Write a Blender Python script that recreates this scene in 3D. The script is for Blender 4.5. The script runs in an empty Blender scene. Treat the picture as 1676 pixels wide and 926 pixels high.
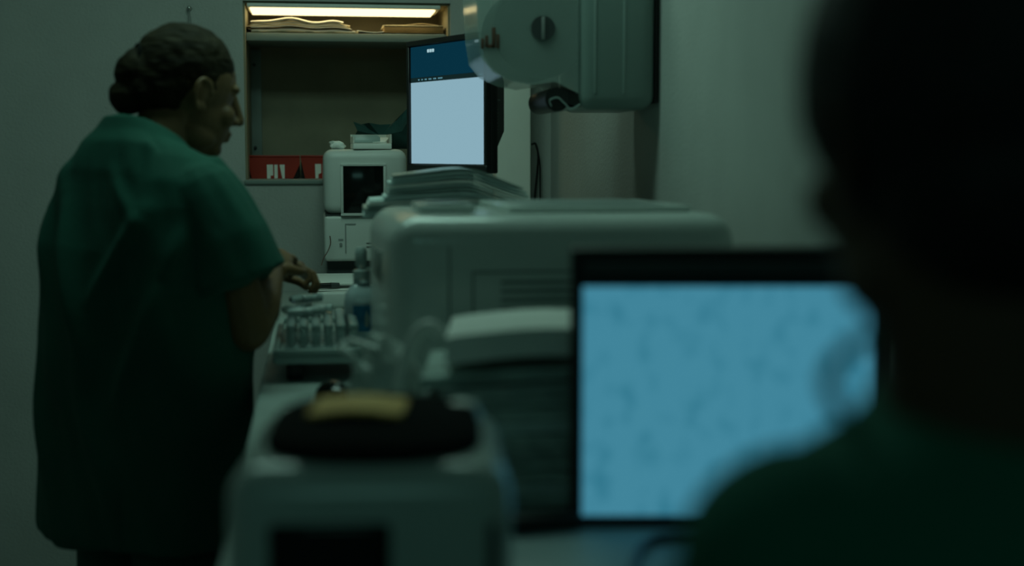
import bpy, bmesh, math, random
from math import sin, cos, tan, pi, radians as rad
from mathutils import Vector, Matrix, noise, Euler

random.seed(7)
S = bpy.context.scene
COL = S.collection

# ------------------------------------------------------------------ camera
CAM = Vector((0.0, 0.0, 1.35)); FPX = 2302.0; YAW = rad(8.0); PITCH = rad(5.3)
cd = bpy.data.cameras.new('camera'); cam = bpy.data.objects.new('camera', cd); COL.objects.link(cam)
cam.location = CAM; cam.rotation_euler = Euler((pi/2 - PITCH, 0, -YAW), 'XYZ')
cd.sensor_width = 36.0; cd.lens = 36.0*FPX/1676.0; cd.clip_start = 0.05
cd.dof.use_dof = True; cd.dof.focus_distance = 3.85; cd.dof.aperture_fstop = 1.8
S.camera = cam
FH = Vector((sin(YAW), cos(YAW), 0)); RH = Vector((cos(YAW), -sin(YAW), 0)); ZZ = Vector((0, 0, 1))
def ray(px, py):
    return RH*((px-838)/FPX) + (FH*sin(PITCH)+ZZ*cos(PITCH))*((463-py)/FPX) + FH*cos(PITCH) - ZZ*sin(PITCH)
def P(px, py, D):                      # point at forward distance D
    r = ray(px, py); return CAM + r*(D/r.dot(FH))
def PY(px, py, Y): r = ray(px, py); return CAM + r*(Y/r.y)
def PX(px, py, X): r = ray(px, py); return CAM + r*(X/r.x)
def PZ(px, py, z): r = ray(px, py); return CAM + r*((z-CAM.z)/r.z)

# ------------------------------------------------------------------ world, lights, exposure
W = bpy.data.worlds.new('world'); S.world = W; W.use_nodes = True
bg = W.node_tree.nodes['Background']; bg.inputs[0].default_value = (0.34, 1.0, 0.86, 1); bg.inputs[1].default_value = 0.019
def area(name, loc, rot, sx, sy, power, color, spread=180):
    l = bpy.data.lights.new(name, 'AREA'); l.shape = 'RECTANGLE'; l.size = sx; l.size_y = sy; l.energy = power; l.color = color
    l.spread = rad(spread)
    o = bpy.data.objects.new(name, l); COL.objects.link(o); o.location = loc; o.rotation_euler = rot; return o
area('ceiling_lamp_light', (-0.12, 2.78, 2.56), (0, 0, 0), 1.1, 0.4, 5.2, (0.56, 1.0, 0.82))
area('corner_fill_light', (0.10, 3.36, 2.56), (0, 0, 0), 0.3, 0.3, 1.6, (0.66, 1.0, 0.80))  # added fill that brightens the pillar and back wall
area('rear_fill_light', (-0.3, -1.2, 2.4), (rad(35), 0, 0), 1.0, 0.5, 1.5, (0.38, 1.0, 0.85))  # added fill from behind the camera, lifts the dark foreground
S.view_settings.view_transform = 'Standard'; S.view_settings.look = 'None'
S.view_settings.exposure = 0.0; S.view_settings.gamma = 1.0; S.view_settings.use_curve_mapping = False
S.cycles.use_denoising = True
S.cycles.caustics_reflective = False; S.cycles.caustics_refractive = False
S.cycles.sample_clamp_indirect = 4.0

# ------------------------------------------------------------------ materials
def mat(name, c, rough=0.5, var=0.08, vscale=12.0, bump=0.0, bscale=60.0, metal=0.0, trans=0.0, spec=0.5,
        coat=0.0, stretch=(1, 1, 1), sheen=0.0, alpha=1.0, ior=1.45):
    m = bpy.data.materials.new(name); m.use_nodes = True; nt = m.node_tree; b = nt.nodes['Principled BSDF']
    tc = nt.nodes.new('ShaderNodeTexCoord'); mp = nt.nodes.new('ShaderNodeMapping'); mp.inputs['Scale'].default_value = stretch
    nt.links.new(tc.outputs['Object'], mp.inputs[0])
    n = nt.nodes.new('ShaderNodeTexNoise'); n.inputs['Scale'].default_value = vscale; n.inputs['Detail'].default_value = 4
    nt.links.new(mp.outputs[0], n.inputs['Vector'])
    r = nt.nodes.new('ShaderNodeValToRGB'); e = r.color_ramp.elements
    e[0].position = 0.3; e[1].position = 0.7
    e[0].color = (*[max(0, x*(1-var)) for x in c], 1); e[1].color = (*[min(1, x*(1+var)) for x in c], 1)
    nt.links.new(n.outputs['Fac'], r.inputs[0]); nt.links.new(r.outputs[0], b.inputs['Base Color'])
    b.inputs['Roughness'].default_value = rough; b.inputs['Metallic'].default_value = metal
    b.inputs['Transmission Weight'].default_value = trans; b.inputs['Specular IOR Level'].default_value = spec
    b.inputs['Coat Weight'].default_value = coat; b.inputs['Sheen Weight'].default_value = sheen; b.inputs['IOR'].default_value = ior
    b.inputs['Alpha'].default_value = alpha
    if bump > 0:
        n2 = nt.nodes.new('ShaderNodeTexNoise'); n2.inputs['Scale'].default_value = bscale; n2.inputs['Detail'].default_value = 5
        nt.links.new(mp.outputs[0], n2.inputs['Vector'])
        bp = nt.nodes.new('ShaderNodeBump'); bp.inputs['Strength'].default_value = bump; bp.inputs['Distance'].default_value = 0.004
        nt.links.new(n2.outputs['Fac'], bp.inputs['Height']); nt.links.new(bp.outputs[0], b.inputs['Normal'])
    return m
def emis(name, c, strength=1.0, c2=None, scale=(40, 40, 60), lo=0.45, hi=0.62):
    m = bpy.data.materials.new(name); m.use_nodes = True; nt = m.node_tree
    for n in list(nt.nodes): nt.nodes.remove(n)
    o = nt.nodes.new('ShaderNodeOutputMaterial'); e = nt.nodes.new('ShaderNodeEmission'); e.inputs[0].default_value = (*c, 1)
    e.inputs[1].default_value = strength; nt.links.new(e.outputs[0], o.inputs[0])
    if c2:
        tc = nt.nodes.new('ShaderNodeTexCoord'); mp = nt.nodes.new('ShaderNodeMapping'); mp.inputs['Scale'].default_value = scale
        n = nt.nodes.new('ShaderNodeTexNoise'); n.inputs['Scale'].default_value = 1.0; n.inputs['Detail'].default_value = 3
        r = nt.nodes.new('ShaderNodeValToRGB'); r.color_ramp.elements[0].position = lo; r.color_ramp.elements[1].position = hi
        r.color_ramp.elements[0].color = (*c, 1); r.color_ramp.elements[1].color = (*c2, 1)
        nt.links.new(tc.outputs['Object'], mp.inputs[0]); nt.links.new(mp.outputs[0], n.inputs[0]); nt.links.new(n.outputs[0], r.inputs[0])
        nt.links.new(r.outputs[0], e.inputs[0])
    return m
M = dict(
    wall=mat('wall_paint', (0.42, 0.44, 0.42), 0.75, 0.05, 6, 0.35, 110),
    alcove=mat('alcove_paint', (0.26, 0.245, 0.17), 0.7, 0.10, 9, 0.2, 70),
    floor=mat('floor_vinyl', (0.16, 0.19, 0.18), 0.5, 0.12, 5, 0.1, 40),
    counter=mat('counter_laminate', (0.33, 0.40, 0.38), 0.42, 0.05, 20, 0.03, 90),
    cabinet=mat('cabinet_laminate', (0.34, 0.38, 0.36), 0.5, 0.05, 12),
    shelf=mat('shelf_laminate', (0.22, 0.27, 0.25), 0.5, 0.05, 12),
    plastic=mat('light_grey_plastic', (0.60, 0.63, 0.60), 0.42, 0.03, 8, 0.05, 200),
    printerp=mat('printer_plastic', (0.60, 0.66, 0.63), 0.20, 0.03, 8, 0.01, 200, spec=0.9),
    printerd=mat('printer_shade_plastic', (0.22, 0.27, 0.26), 0.35, 0.03, 8),
    white=mat('white_plastic', (0.80, 0.82, 0.78), 0.4, 0.03, 8),
    columnp=mat('column_gloss_paint', (0.86, 0.88, 0.82), 0.5, 0.03, 8, 0.1, 60),
    black=mat('black_plastic', (0.012, 0.014, 0.013), 0.4, 0.1, 10),
    blackg=mat('black_glass', (0.006, 0.008, 0.007), 0.12, 0.1, 10),
    dark=mat('dark_grey_plastic', (0.05, 0.06, 0.06), 0.5, 0.1, 10),
    vent=mat('vent_grey', (0.25, 0.27, 0.26), 0.5),
    paper=mat('paper', (0.72, 0.72, 0.66), 0.7, 0.08, 20, 0.3, 120, stretch=(1, 1, 14)),
    paperw=mat('white_paper', (0.85, 0.86, 0.82), 0.7, 0.04, 14, 0.1, 60),
    manila=mat('manila_card', (0.62, 0.55, 0.38), 0.7, 0.08, 14, 0.2, 60),
    brown=mat('brown_card', (0.20, 0.13, 0.05), 0.7, 0.2, 14, 0.2, 60, stretch=(1, 1, 8)),
    envelope=mat('grey_green_envelope', (0.50, 0.62, 0.61), 0.6, 0.10, 14, 0.25, 50, stretch=(1, 1, 10)),
    folder=mat('dark_file_cover', (0.36, 0.46, 0.43), 0.6, 0.45, 16, 0.25, 50, stretch=(1, 1, 8)),
    red=mat('red_plastic', (0.32, 0.025, 0.012), 0.45, 0.1, 10),
    cloth=mat('dark_green_cloth', (0.012, 0.05, 0.045), 0.9, 0.25, 14, 0.4, 40),
    scrub=mat('green_scrub_cotton', (0.005, 0.082, 0.056), 0.9, 0.10, 9, 0.35, 300),
    scrub2=mat('dark_scrub_cotton', (0.005, 0.15, 0.095), 0.9, 0.10, 9, 0.3, 300),
    trouser=mat('dark_trouser_cotton', (0.008, 0.07, 0.05), 0.9, 0.1, 9, 0.3, 300),
    skin=mat('skin', (0.155, 0.088, 0.034), 0.55, 0.08, 20, 0.15, 160),
    skin2=mat('dark_skin', (0.10, 0.055, 0.03), 0.6, 0.08, 20, 0.15, 160),
    hair=mat('brown_hair', (0.019, 0.016, 0.007), 0.75, 0.5, 18, 0.9, 45, spec=0.15, stretch=(1, 0.35, 3)),
    hairb=mat('black_hair', (0.008, 0.008, 0.007), 0.7, 0.4, 30, 0.9, 70),
    shoe=mat('shoe_rubber', (0.03, 0.035, 0.035), 0.6),
    metal=mat('metal', (0.5, 0.52, 0.5), 0.3, 0.03, 10, metal=1.0),
    bluel=mat('blue_label', (0.01, 0.20, 0.36), 0.3, 0.35, 60),
    clear=mat('clear_plastic', (0.75, 0.90, 0.88), 0.10, 0.02, 10, trans=0.65, ior=1.35),
    pumpc=mat('translucent_pump', (0.55, 0.66, 0.64), 0.25, 0.02, 10, trans=0.35),
    bottlec=mat('clear_bottle', (0.72, 0.86, 0.90), 0.05, 0.02, 10, trans=0.5, ior=1.35),
    smoke=mat('smoked_cover', (0.50, 0.62, 0.58), 0.14, 0.02, 10, alpha=0.32, spec=0.8),
    housingd=mat('dispenser_housing', (0.20, 0.27, 0.25), 0.3, 0.03, 8, spec=0.7),
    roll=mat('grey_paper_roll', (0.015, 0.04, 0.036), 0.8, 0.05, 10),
    lidm=mat('matte_black_rubber', (0.010, 0.012, 0.011), 1.0, 0.1, 10, spec=0.05),
    tray=mat('grey_tray', (0.30, 0.38, 0.36), 0.3, 0.04, 10),
    bag=mat('frosted_bag', (0.62, 0.70, 0.66), 0.3, 0.08, 30, 0.4, 40, trans=0.25),
    ochre=mat('ochre_warm_patch', (0.95, 0.52, 0.14), 0.7, 0.15, 25),
    wire=mat('brown_wire', (0.10, 0.05, 0.03), 0.5),
    stool=mat('stool_vinyl', (0.03, 0.04, 0.045), 0.5),
    lamp=emis('warm_lamp', (1.0, 0.80, 0.38), 2.3),
    panel=emis('lamp_panel', (0.5, 1.0, 0.78), 1.2),
    scr_near=emis('near_screen', (0.052, 0.232, 0.325), 1.0, (0.030, 0.18, 0.26), (38, 38, 30), 0.50, 0.72),
    scr_page=emis('page_white', (0.245, 0.415, 0.495), 1.0),
    scr_blue=emis('header_blue', (0.0022, 0.030, 0.052), 1.0),
    scr_bar=emis('toolbar_dark', (0.006, 0.018, 0.018), 1.0),
    scr_txt=emis('toolbar_marks', (0.10, 0.26, 0.32), 1.0),
    scr_ico=emis('header_marks', (0.35, 0.55, 0.60), 1.0),
)

# ------------------------------------------------------------------ mesh helpers
def link(name, me, m, parent=None, smooth=True):
    o = bpy.data.objects.new(name, me); COL.objects.link(o)
    for x in (m if isinstance(m, (list, tuple)) else [m]): me.materials.append(x)
    if parent is not None: o.parent = parent
    if smooth:
        for p in me.polygons: p.use_smooth = True
        try: me.set_sharp_from_angle(angle=rad(38))
        except Exception: pass
    return o
def obj(name, bm, m, parent=None, smooth=True):
    bmesh.ops.recalc_face_normals(bm, faces=bm.faces)
    me = bpy.data.meshes.new(name); bm.to_mesh(me); bm.free(); return link(name, me, m, parent, smooth)
def tag(o, label, cat, group=None):
    o['label'] = label; o['category'] = cat
    if group: o['group'] = group
    return o
def thing(name, label, cat, loc=(0, 0, 0), rz=0.0, group=None):
    o = bpy.data.objects.new(name, None); COL.objects.link(o); o.empty_display_size = 0.05
    o.location = loc; o.rotation_euler = (0, 0, rz); return tag(o, label, cat, group)
def struct(o): o['kind'] = 'structure'; return o
def dup(root, label, group=None):
    r = root.copy(); COL.objects.link(r); r['label'] = label
    if group: r['group'] = group
    for ch in list(root.children):
        c = ch.copy(); COL.objects.link(c); c.parent = r
        for g in list(ch.children):
            d = g.copy(); COL.objects.link(d); d.parent = c
    return r
def B(): return bmesh.new()
def box(bm, c, s, r=0.0, seg=2, rot=None, taper=None):
    g = bmesh.ops.create_cube(bm, size=1.0); vs = g['verts']
    for v in vs:
        v.co = Vector((v.co.x*s[0], v.co.y*s[1], v.co.z*s[2]))
        if taper and v.co.z > 0: v.co.x *= taper[0]; v.co.y *= taper[1]
    if r > 0:
        es = list({e for v in vs for e in v.link_edges})
        g2 = bmesh.ops.bevel(bm, geom=es, offset=r, segments=seg, affect='EDGES', profile=0.5, clamp_overlap=True)
        vs = list({v for v in vs if v.is_valid} | {v for f in g2['faces'] for v in f.verts})
    R = rot.to_matrix() if rot else None
    for v in vs:
        if R: v.co = R @ v.co
        v.co += Vector(c)
    return bm
def bx(x0, x1, y0, y1, z0, z1, r=0.0, seg=2):
    return box(B(), ((x0+x1)/2, (y0+y1)/2, (z0+z1)/2), (x1-x0, y1-y0, z1-z0), r, seg)
def tube(bm, pts, rads, n=10, caps=True, closed=False):
    pts = [Vector(p) for p in pts]
    if not isinstance(rads, (list, tuple)): rads = [rads]*len(pts)
    rings = []; N = len(pts); prev = None
    for i, p in enumerate(pts):
        a = pts[(i-1) % N] if (closed or i > 0) else p; b = pts[(i+1) % N] if (closed or i < N-1) else p
        t = (b-a).normalized()
        if prev is None:
            u = t.orthogonal().normalized()
        else:
            u = (prev - t*prev.dot(t)).normalized()
        prev = u; w = t.cross(u)
        rings.append([bm.verts.new(p + (u*cos(2*pi*k/n) + w*sin(2*pi*k/n))*rads[i]) for k in range(n)])
    for i in range(N if closed else N-1):
        A, Bq = rings[i], rings[(i+1) % N]
        for k in range(n): bm.faces.new((A[k], A[(k+1) % n], Bq[(k+1) % n], Bq[k]))
    if caps and not closed:
        bm.faces.new(rings[0][::-1]); bm.faces.new(rings[-1])
    return bm
def spline(pts, n=8):
    pts = [Vector(p) for p in pts]; out = []
    q = [pts[0]] + pts + [pts[-1]]
    for i in range(1, len(q)-2):
        for k in range(n):
            t = k/n; a, b, c, d = q[i-1], q[i], q[i+1], q[i+2]
            out.append(0.5*((2*b)+(-a+c)*t+(2*a-5*b+4*c-d)*t*t+(-a+3*b-3*c+d)*t**3))
    out.append(pts[-1]); return out
def lathe(bm, prof, n=20, c=(0, 0, 0)):
    c = Vector(c); rings = []
    for r, z in prof:
        rings.append([bm.verts.new(c+Vector((max(r, 1e-4)*cos(2*pi*k/n), max(r, 1e-4)*sin(2*pi*k/n), z))) for k in range(n)])
    for A, Bq in zip(rings[:-1], rings[1:]):
        for k in range(n): bm.faces.new((A[k], A[(k+1) % n], Bq[(k+1) % n], Bq[k]))
    bm.faces.new(rings[0][::-1]); bm.faces.new(rings[-1]); return bm
def poly(bm, pts, thick):             # polygon in local XZ extruded along +Y
    a = [bm.verts.new((x, 0, z)) for x, z in pts]; b = [bm.verts.new((x, thick, z)) for x, z in pts]
    bm.faces.new(a); bm.faces.new(b[::-1])
    for i in range(len(pts)): j = (i+1) % len(pts); bm.faces.new((a[j], a[i], b[i], b[j]))
    return bm
def ell(bm, c, r, R=None, n=20, m=14):
    g = bmesh.ops.create_uvsphere(bm, u_segments=n, v_segments=m, radius=1.0)
    for v in g['verts']:
        p = Vector((v.co.x*r[0], v.co.y*r[1], v.co.z*r[2]))
        if R: p = R @ p
        v.co = p + Vector(c)
    return bm
def cap(bm, a, b, ra, rb, n=14):       # tapered capsule
    a = Vector(a); b = Vector(b); d = (b-a).normalized(); pts = []; rr = []
    for k in range(5):
        t = pi/2*(1-k/4.0); pts.append(a - d*ra*sin(t)); rr.append(max(ra*cos(t), ra*0.05))
    for k in range(5):
        t = pi/2*k/4.0; pts.append(b + d*rb*sin(t)); rr.append(max(rb*cos(t), rb*0.05))
    return tube(bm, pts, rr, n)
def limb(bm, chain, n=14):
    for (a, ra), (b, rb) in zip(chain[:-1], chain[1:]): cap(bm, a, b, ra, rb, n)
def loft(bm, rings, n=36, p=2.4):      # rings: (cx, cy, z, a, b)
    R = []
    for cx, cy, z, a, b in rings:
        L = []
        for k in range(n):
            t = 2*pi*k/n; ct, st = cos(t), sin(t)
            x = a*math.copysign(abs(ct)**(2/p), ct); y = b*math.copysign(abs(st)**(2/p), st)
            L.append(bm.verts.new((cx+x, cy+y, z)))
        R.append(L)
    for A, Bq in zip(R[:-1], R[1:]):
        for k in range(n): bm.faces.new((A[k], A[(k+1) % n], Bq[(k+1) % n], Bq[k]))
    bm.faces.new(R[0][::-1]); bm.faces.new(R[-1]); return bm
def fuse(name, bm, m, parent, voxel=0.005, it=6, fac=0.5, disp=None):
    bmesh.ops.recalc_face_normals(bm, faces=bm.faces)
    me = bpy.data.meshes.new('tmp'); bm.to_mesh(me); bm.free()
    t = bpy.data.objects.new('tmp', me); COL.objects.link(t)
    r = t.modifiers.new('r', 'REMESH'); r.mode = 'VOXEL'; r.voxel_size = voxel
    s = t.modifiers.new('s', 'SMOOTH'); s.factor = fac; s.iterations = it
    dg = bpy.context.evaluated_depsgraph_get()
    me2 = bpy.data.meshes.new_from_object(t.evaluated_get(dg)); me2.name = name
    bpy.data.objects.remove(t); bpy.data.meshes.remove(me)
    if disp:
        nn = [v.normal.copy() for v in me2.vertices]
        for v, q in zip(me2.vertices, nn): v.co += q*disp(v.co)
    o = bpy.data.objects.new(name, me2); COL.objects.link(o); o.parent = parent
    me2.materials.clear(); me2.materials.append(m)
    for p in me2.polygons: p.use_smooth = True
    return o

# ------------------------------------------------------------------ the room
YB = 4.42; XR = 0.745; XL = -1.75; ZC = 2.62; Y0 = -1.6
def pyx(px, py): return PY(px, py, YB)
nx0 = pyx(400, 180).x; nx1 = pyx(737, 30).x; nz0 = pyx(465, 294).z; nz1 = pyx(565, 3).z
def quadbox(bm, x0, x1, y0, y1, z0, z1): return box(bm, ((x0+x1)/2, (y0+y1)/2, (z0+z1)/2), (x1-x0, y1-y0, z1-z0))
ND = 0.36
bm = B()
quadbox(bm, XL-0.1, nx0, YB, YB+ND+0.04, 0, ZC); quadbox(bm, nx1, XR+0.1, YB, YB+ND+0.04, 0, ZC)
quadbox(bm, nx0, nx1, YB, YB+ND+0.04, 0, nz0); quadbox(bm, nx0, nx1, YB, YB+ND+0.04, nz1, ZC)
struct(obj('wall_back', bm, M['wall'], smooth=False))
bm = B(); quadbox(bm, nx0, nx1, YB+ND, YB+ND+0.04, nz0, nz1)
quadbox(bm, nx0, nx0+0.006, YB+0.012, YB+ND, nz0, nz1); quadbox(bm, nx1-0.006, nx1, YB+0.012, YB+ND, nz0, nz1)
quadbox(bm, nx0+0.006, nx1-0.006, YB+0.012, YB+ND, nz1-0.006, nz1)
struct(obj('wall_alcove', bm, M['alcove'], smooth=False))
struct(obj('wall_right', bx(XR, XR+0.1, Y0, YB, 0, ZC), M['wall'], smooth=False))
struct(obj('wall_left', bx(XL-0.1, XL, Y0, YB, 0, ZC), M['wall'], smooth=False))
struct(obj('floor', bx(XL-0.1, XR+0.1, Y0, YB, -0.1, 0), M['floor'], smooth=False))
struct(obj('ceiling', bx(XL-0.1, XR+0.1, Y0, YB, ZC, ZC+0.1), M['wall'], smooth=False))
# vertical rails of the alcove
for k, (a, b) in enumerate(((nx0+0.006, nx0+0.04), (nx1-0.04, nx1-0.006))):
    struct(obj('trim_%d' % (k+1), bx(a, b, YB+ND-0.02, YB+ND, nz0+0.001, pyx(565, 68).z-0.004, 0.002), M['shelf']))
# ledge under the alcove
struct(obj('trim_3', bx(nx0-0.004, nx1+0.004, YB-0.008, YB+0.02, nz0-0.014, nz0, 0.003), M['shelf']))
# ceiling lamp fixture (above the frame)
t = thing('ceiling_light', 'flat rectangular ceiling lamp above the counter', 'lamp', (-0.12, 2.78, ZC-0.001))
obj('housing', bx(-0.6, 0.6, -0.24, 0.24, -0.03, 0, 0.006), M['white'], t)
obj('diffuser', bx(-0.55, 0.55, -0.20, 0.20, -0.036, -0.0305, 0.002), M['panel'], t)

t = thing('ceiling_light', 'small square ceiling lamp added nearer the back wall to brighten the pillar', 'lamp', (0.10, 3.36, ZC-0.001))  # added fixture, goes with the corner fill
obj('housing', bx(-0.19, 0.19, -0.19, 0.19, -0.03, 0, 0.006), M['white'], t)
obj('diffuser', bx(-0.16, 0.16, -0.16, 0.16, -0.036, -0.0305, 0.002), M['panel'], t)

# alcove shelf
SB = 0.055
sz1 = PY(565, 55, YB+SB).z; sz0 = PY(565, 68, YB+SB).z
tag(obj('alcove_shelf', bx(nx0+0.0065, nx1-0.0065, YB+SB, YB+ND-0.021, sz0, sz1, 0.002), M['shelf']),
    'grey shelf board across the wall alcove, under the warm lamp', 'shelf')
# lamp under the alcove ceiling
t = thing('alcove_lamp', 'glowing warm white strip lamp under the top of the wall alcove', 'lamp', ((nx0+nx1)/2, YB+0.108, nz1-0.006))
hw = (nx1-nx0)/2
obj('housing', bx(-hw+0.012, hw-0.03, -0.10, 0.10, -0.012, 0, 0.003), M['white'], t)
obj('diffuser', bx(-hw+0.02, hw-0.045, -0.09, 0.09, -0.019, -0.0125, 0.003), M['lamp'], t)

# screws on the alcove sides
for px, py, w in ((404, 95, 'upper'), (406, 241, 'lower')):
    p = pyx(px+4, py)
    b = B(); tube(b, [(0, 0, 0), (0, -0.006, 0)], [0.006, 0.005], 12); tube(b, [(0, -0.006, 0), (0, -0.012, 0)], [0.003, 0.003], 8)
    o = obj('shelf_pin', b, M['dark']); o.location = (nx0+0.018, YB+ND-0.02, p.z); tag(o, '%s dark metal pin at the left side of the wall alcove' % w, 'pin')

# ------------------------------------------------------------------ stacks of sheets
def sheet_bm(w, d, th, f, nx=18, ny=8, seed=0, rag=0.0015):
    rnd = random.Random(seed); bm = B(); T = []; Bo = []
    ex = [rnd.uniform(-rag, rag) for _ in range(64)]
    for j in range(ny+1):
        rt = []; rb = []
        for i in range(nx+1):
            x = (i/nx-0.5)*w; y = (j/ny-0.5)*d
            if i in (0, nx): x += ex[j]
            if j in (0, ny): y += ex[i+20]
            z = f(x, y)
            rt.append(bm.verts.new((x, y, z+th))); rb.append(bm.verts.new((x, y, z)))
        T.append(rt); Bo.append(rb)
    for j in range(ny):
        for i in range(nx):
            bm.faces.new((T[j][i], T[j][i+1], T[j+1][i+1], T[j+1][i])); bm.faces.new((Bo[j][i], Bo[j+1][i], Bo[j+1][i+1], Bo[j][i+1]))
    for i in range(nx):
        bm.faces.new((Bo[0][i], Bo[0][i+1], T[0][i+1], T[0][i])); bm.faces.new((Bo[ny][i+1], Bo[ny][i], T[ny][i], T[ny][i+1]))
    for j in range(ny):
        bm.faces.new((Bo[j+1][0], Bo[j][0], T[j][0], T[j+1][0])); bm.faces.new((Bo[j][nx], Bo[j+1][nx], T[j+1][nx], T[j][nx]))
    return bm
ORD = ['bottom', 'second lowest', 'third lowest', 'fourth lowest', 'fifth lowest', 'sixth lowest', 'seventh lowest', 'eighth lowest',
       'ninth lowest', 'tenth lowest', 'eleventh lowest', 'twelfth lowest', 'thirteenth lowest', 'fourteenth lowest', 'fifteenth lowest', 'sixteenth lowest']
def place_name(i, n): return 'topmost' if i == n-1 else ('second from top' if i == n-2 else ('third from top' if i == n-3 else ORD[i]))
def pile(kind, cat, where, group, base, rz, n, wd, thr, mats, dome, shift, jit=0.008, lab=None, ry=0.0, gap=0.0012):
    z = 0.0; rnd = random.Random(hash_(group))
    for i in range(n):
        w, d = wd(i, rnd) if callable(wd) else wd
        th = rnd.uniform(*thr); sx, sy = shift(i, rnd)
        amp = dome(i)
        f = (lambda x, y, amp=amp, sx=sx, sy=sy: amp(x+sx, y+sy))
        m = mats[i % len(mats)] if not callable(mats) else mats(i)
        o = obj(kind, sheet_bm(w, d, th, f, seed=i*7+3, rag=0.003), m)
        o.location = Vector(base) + Matrix.Rotation(rz, 3, 'Z') @ Vector((sx, sy, z)); o.rotation_euler = (0, 0, rz)
        pos = place_name(i, n)
        tag(o, (lab or '%s %s in %s') % ((pos, kind.replace('_', ' '), where) if not lab else (pos,)), cat, group)
        z += th + gap
    return z
def hash_(s): return sum(ord(c)*(i+1) for i, c in enumerate(s)) % 100003

# upper alcove: left wavy pile (front edges sag towards the shelf edge)
PYF = YB+SB+0.012
c0 = PY(402, 54, PYF); c1 = PY(586, 54, PYF); cx = (c0.x+c1.x)/2; ww = c1.x-c0.x; NL = 11
def amp_l(k):
    def f(x, y):
        u = x/ww+0.5; v = max(0, (-y+0.02)/0.10)
        return 0.0014*k*math.exp(-((u-0.36)/0.16)**2) + 0.0006*k*math.exp(-((u-0.75)/0.12)**2) - 0.0006*k*max(0, u-0.8)*5 - 0.0009*k*v*v + 0.00022*k*sin(17*u)*(1 if k > 1 else 0) + 0.0009*k
    return f
pile('paper_folder', 'papers', '', 'papers piled at the left of the alcove shelf', (cx, PYF+0.095, sz1+0.001), 0, NL,
     lambda i, r: (ww*r.uniform(0.86, 0.98)-(0.0 if i < 6 else 0.010*(i-5)), 0.19), (0.0011, 0.0019), [M['paper'], M['manila'], M['paperw'], M['paper'], M['brown'], M['paperw'], M['manila']],
     lambda i: amp_l(i), lambda i, r: (r.uniform(-0.008, 0.008)-(0 if i < 6 else 0.003*(i-5)), r.uniform(-0.002, 0.016)),
     lab='%s crumpled sheaf of papers in the left pile on the alcove shelf', gap=0.0017)
b = sheet_bm(0.085, 0.12, 0.0015, lambda x, y: 0.004+0.010*max(0, -x/0.085)+0.008*max(0, x/0.06-0.4), seed=5)
o = obj('loose_paper', b, M['paperw']); o.location = (PY(606, 50, PYF).x, PYF+0.065, sz1+0.002)
tag(o, 'loose curled white sheets between the two piles on the alcove shelf', 'papers')
r0 = PY(627, 55, PYF).x; r1 = PY(729, 55, PYF).x; rw = (r1-r0)/2
t = thing('brown_ledger', 'thick brown ledger lying at the right end of the alcove shelf', 'book', ((r0+r1)/2, PYF+0.095, sz1+0.0065))
obj('cover', bx(-rw, rw-0.004, -0.085, 0.08, 0.0, 0.003, 0.001), M['brown'], t)
obj('pages', bx(-rw+0.004, rw-0.006, -0.082, 0.078, 0.0035, 0.0205, 0.002), M['brown'], t)
obj('cover', bx(-rw, rw-0.004, -0.085, 0.08, 0.021, 0.0235, 0.001), M['manila'], t)
o = obj('loose_paper', sheet_bm(2*rw+0.006, 0.15, 0.003, lambda x, y: 0.0, seed=15), M['paperw']); o.location = ((r0+r1)/2-0.006, PYF+0.092, sz1+0.001)
tag(o, 'flat white sheets under the brown ledger on the alcove shelf', 'papers')
o = obj('loose_paper', sheet_bm(2*rw-0.03, 0.14, 0.0012, lambda x, y: 0.006*math.exp(-((x-0.03)/0.04)**2), seed=9), M['manila'])
o.location = ((r0+r1)/2-0.004, PYF+0.095, sz1+0.0305); tag(o, 'thin buff sheet lying on top of the brown ledger', 'papers')

# red bins at the bottom of the alcove
def label_shapes(parent, pts, scale, y):
    for q in pts:
        obj('label_mark', poly(B(), [(x*scale, z*scale) for x, z in q], 0.0012), M['white'], parent).location = (0, y, 0)
pb = lambda px, py: PY(px, py, YB+0.15)
bw0 = pb(404, 290).x; bw1 = pb(491, 290).x; bz = nz0+0.001; bh = pb(450, 254).z-bz
U = (bw1-bw0)/87.0
def red_bin(x0, lab, marks, wpx):
    w = wpx*U
    t = thing('red_bin', lab, 'bin', (x0, YB+0.15, bz), 0, 'red bins in the alcove')
    bm = B()
    outer = [(7*U, 0.0), (w-11*U, 0.0), (w, bh*0.62), (w, bh), (0, bh), (0, bh*0.85)]
    poly(bm, outer, 0.004)
    poly2 = poly(B(), outer, 0.004); poly2.free()
    obj('front', bm, M['red'], t)
    b2 = B(); box(b2, (w/2, 0.082, bh*0.45), (w*0.985, 0.14, bh*0.86), 0.004)
    obj('bin_body', b2, M['black'], t)  # body coloured black to stand in for the dark gap between bins
    obj('rim', bx(0, w, -0.003, 0.006, bh-0.006, bh, 0.002), M['red'], t)
    for q in marks: obj('label_mark', poly(B(), [(x*U, z*U) for x, z in q], 0.001), M['white'], t).location = (0, -0.0012, 0)
    return t
mk1 = [[(32, 0), (38, 0), (38, 5), (42, 5), (42, 23), (32, 23)], [(44, 0), (49.5, 0), (49.5, 23), (44, 23)], [(57, 0), (61, 0), (61, 23), (53, 23), (53, 21)]]
mk2 = [[(24, 0), (29, 0), (29, 7), (33.5, 9), (33.5, 24), (23.5, 24)], [(36, 0), (41, 0), (41, 24), (36, 24)]]
red_bin(bw0+1*U, 'left red plastic bin with white block lettering in the wall alcove', mk1, 86)
red_bin(bw0+88.5*U, 'right red plastic bin in the wall alcove, half hidden by the analyser', mk2, 86)

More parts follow.
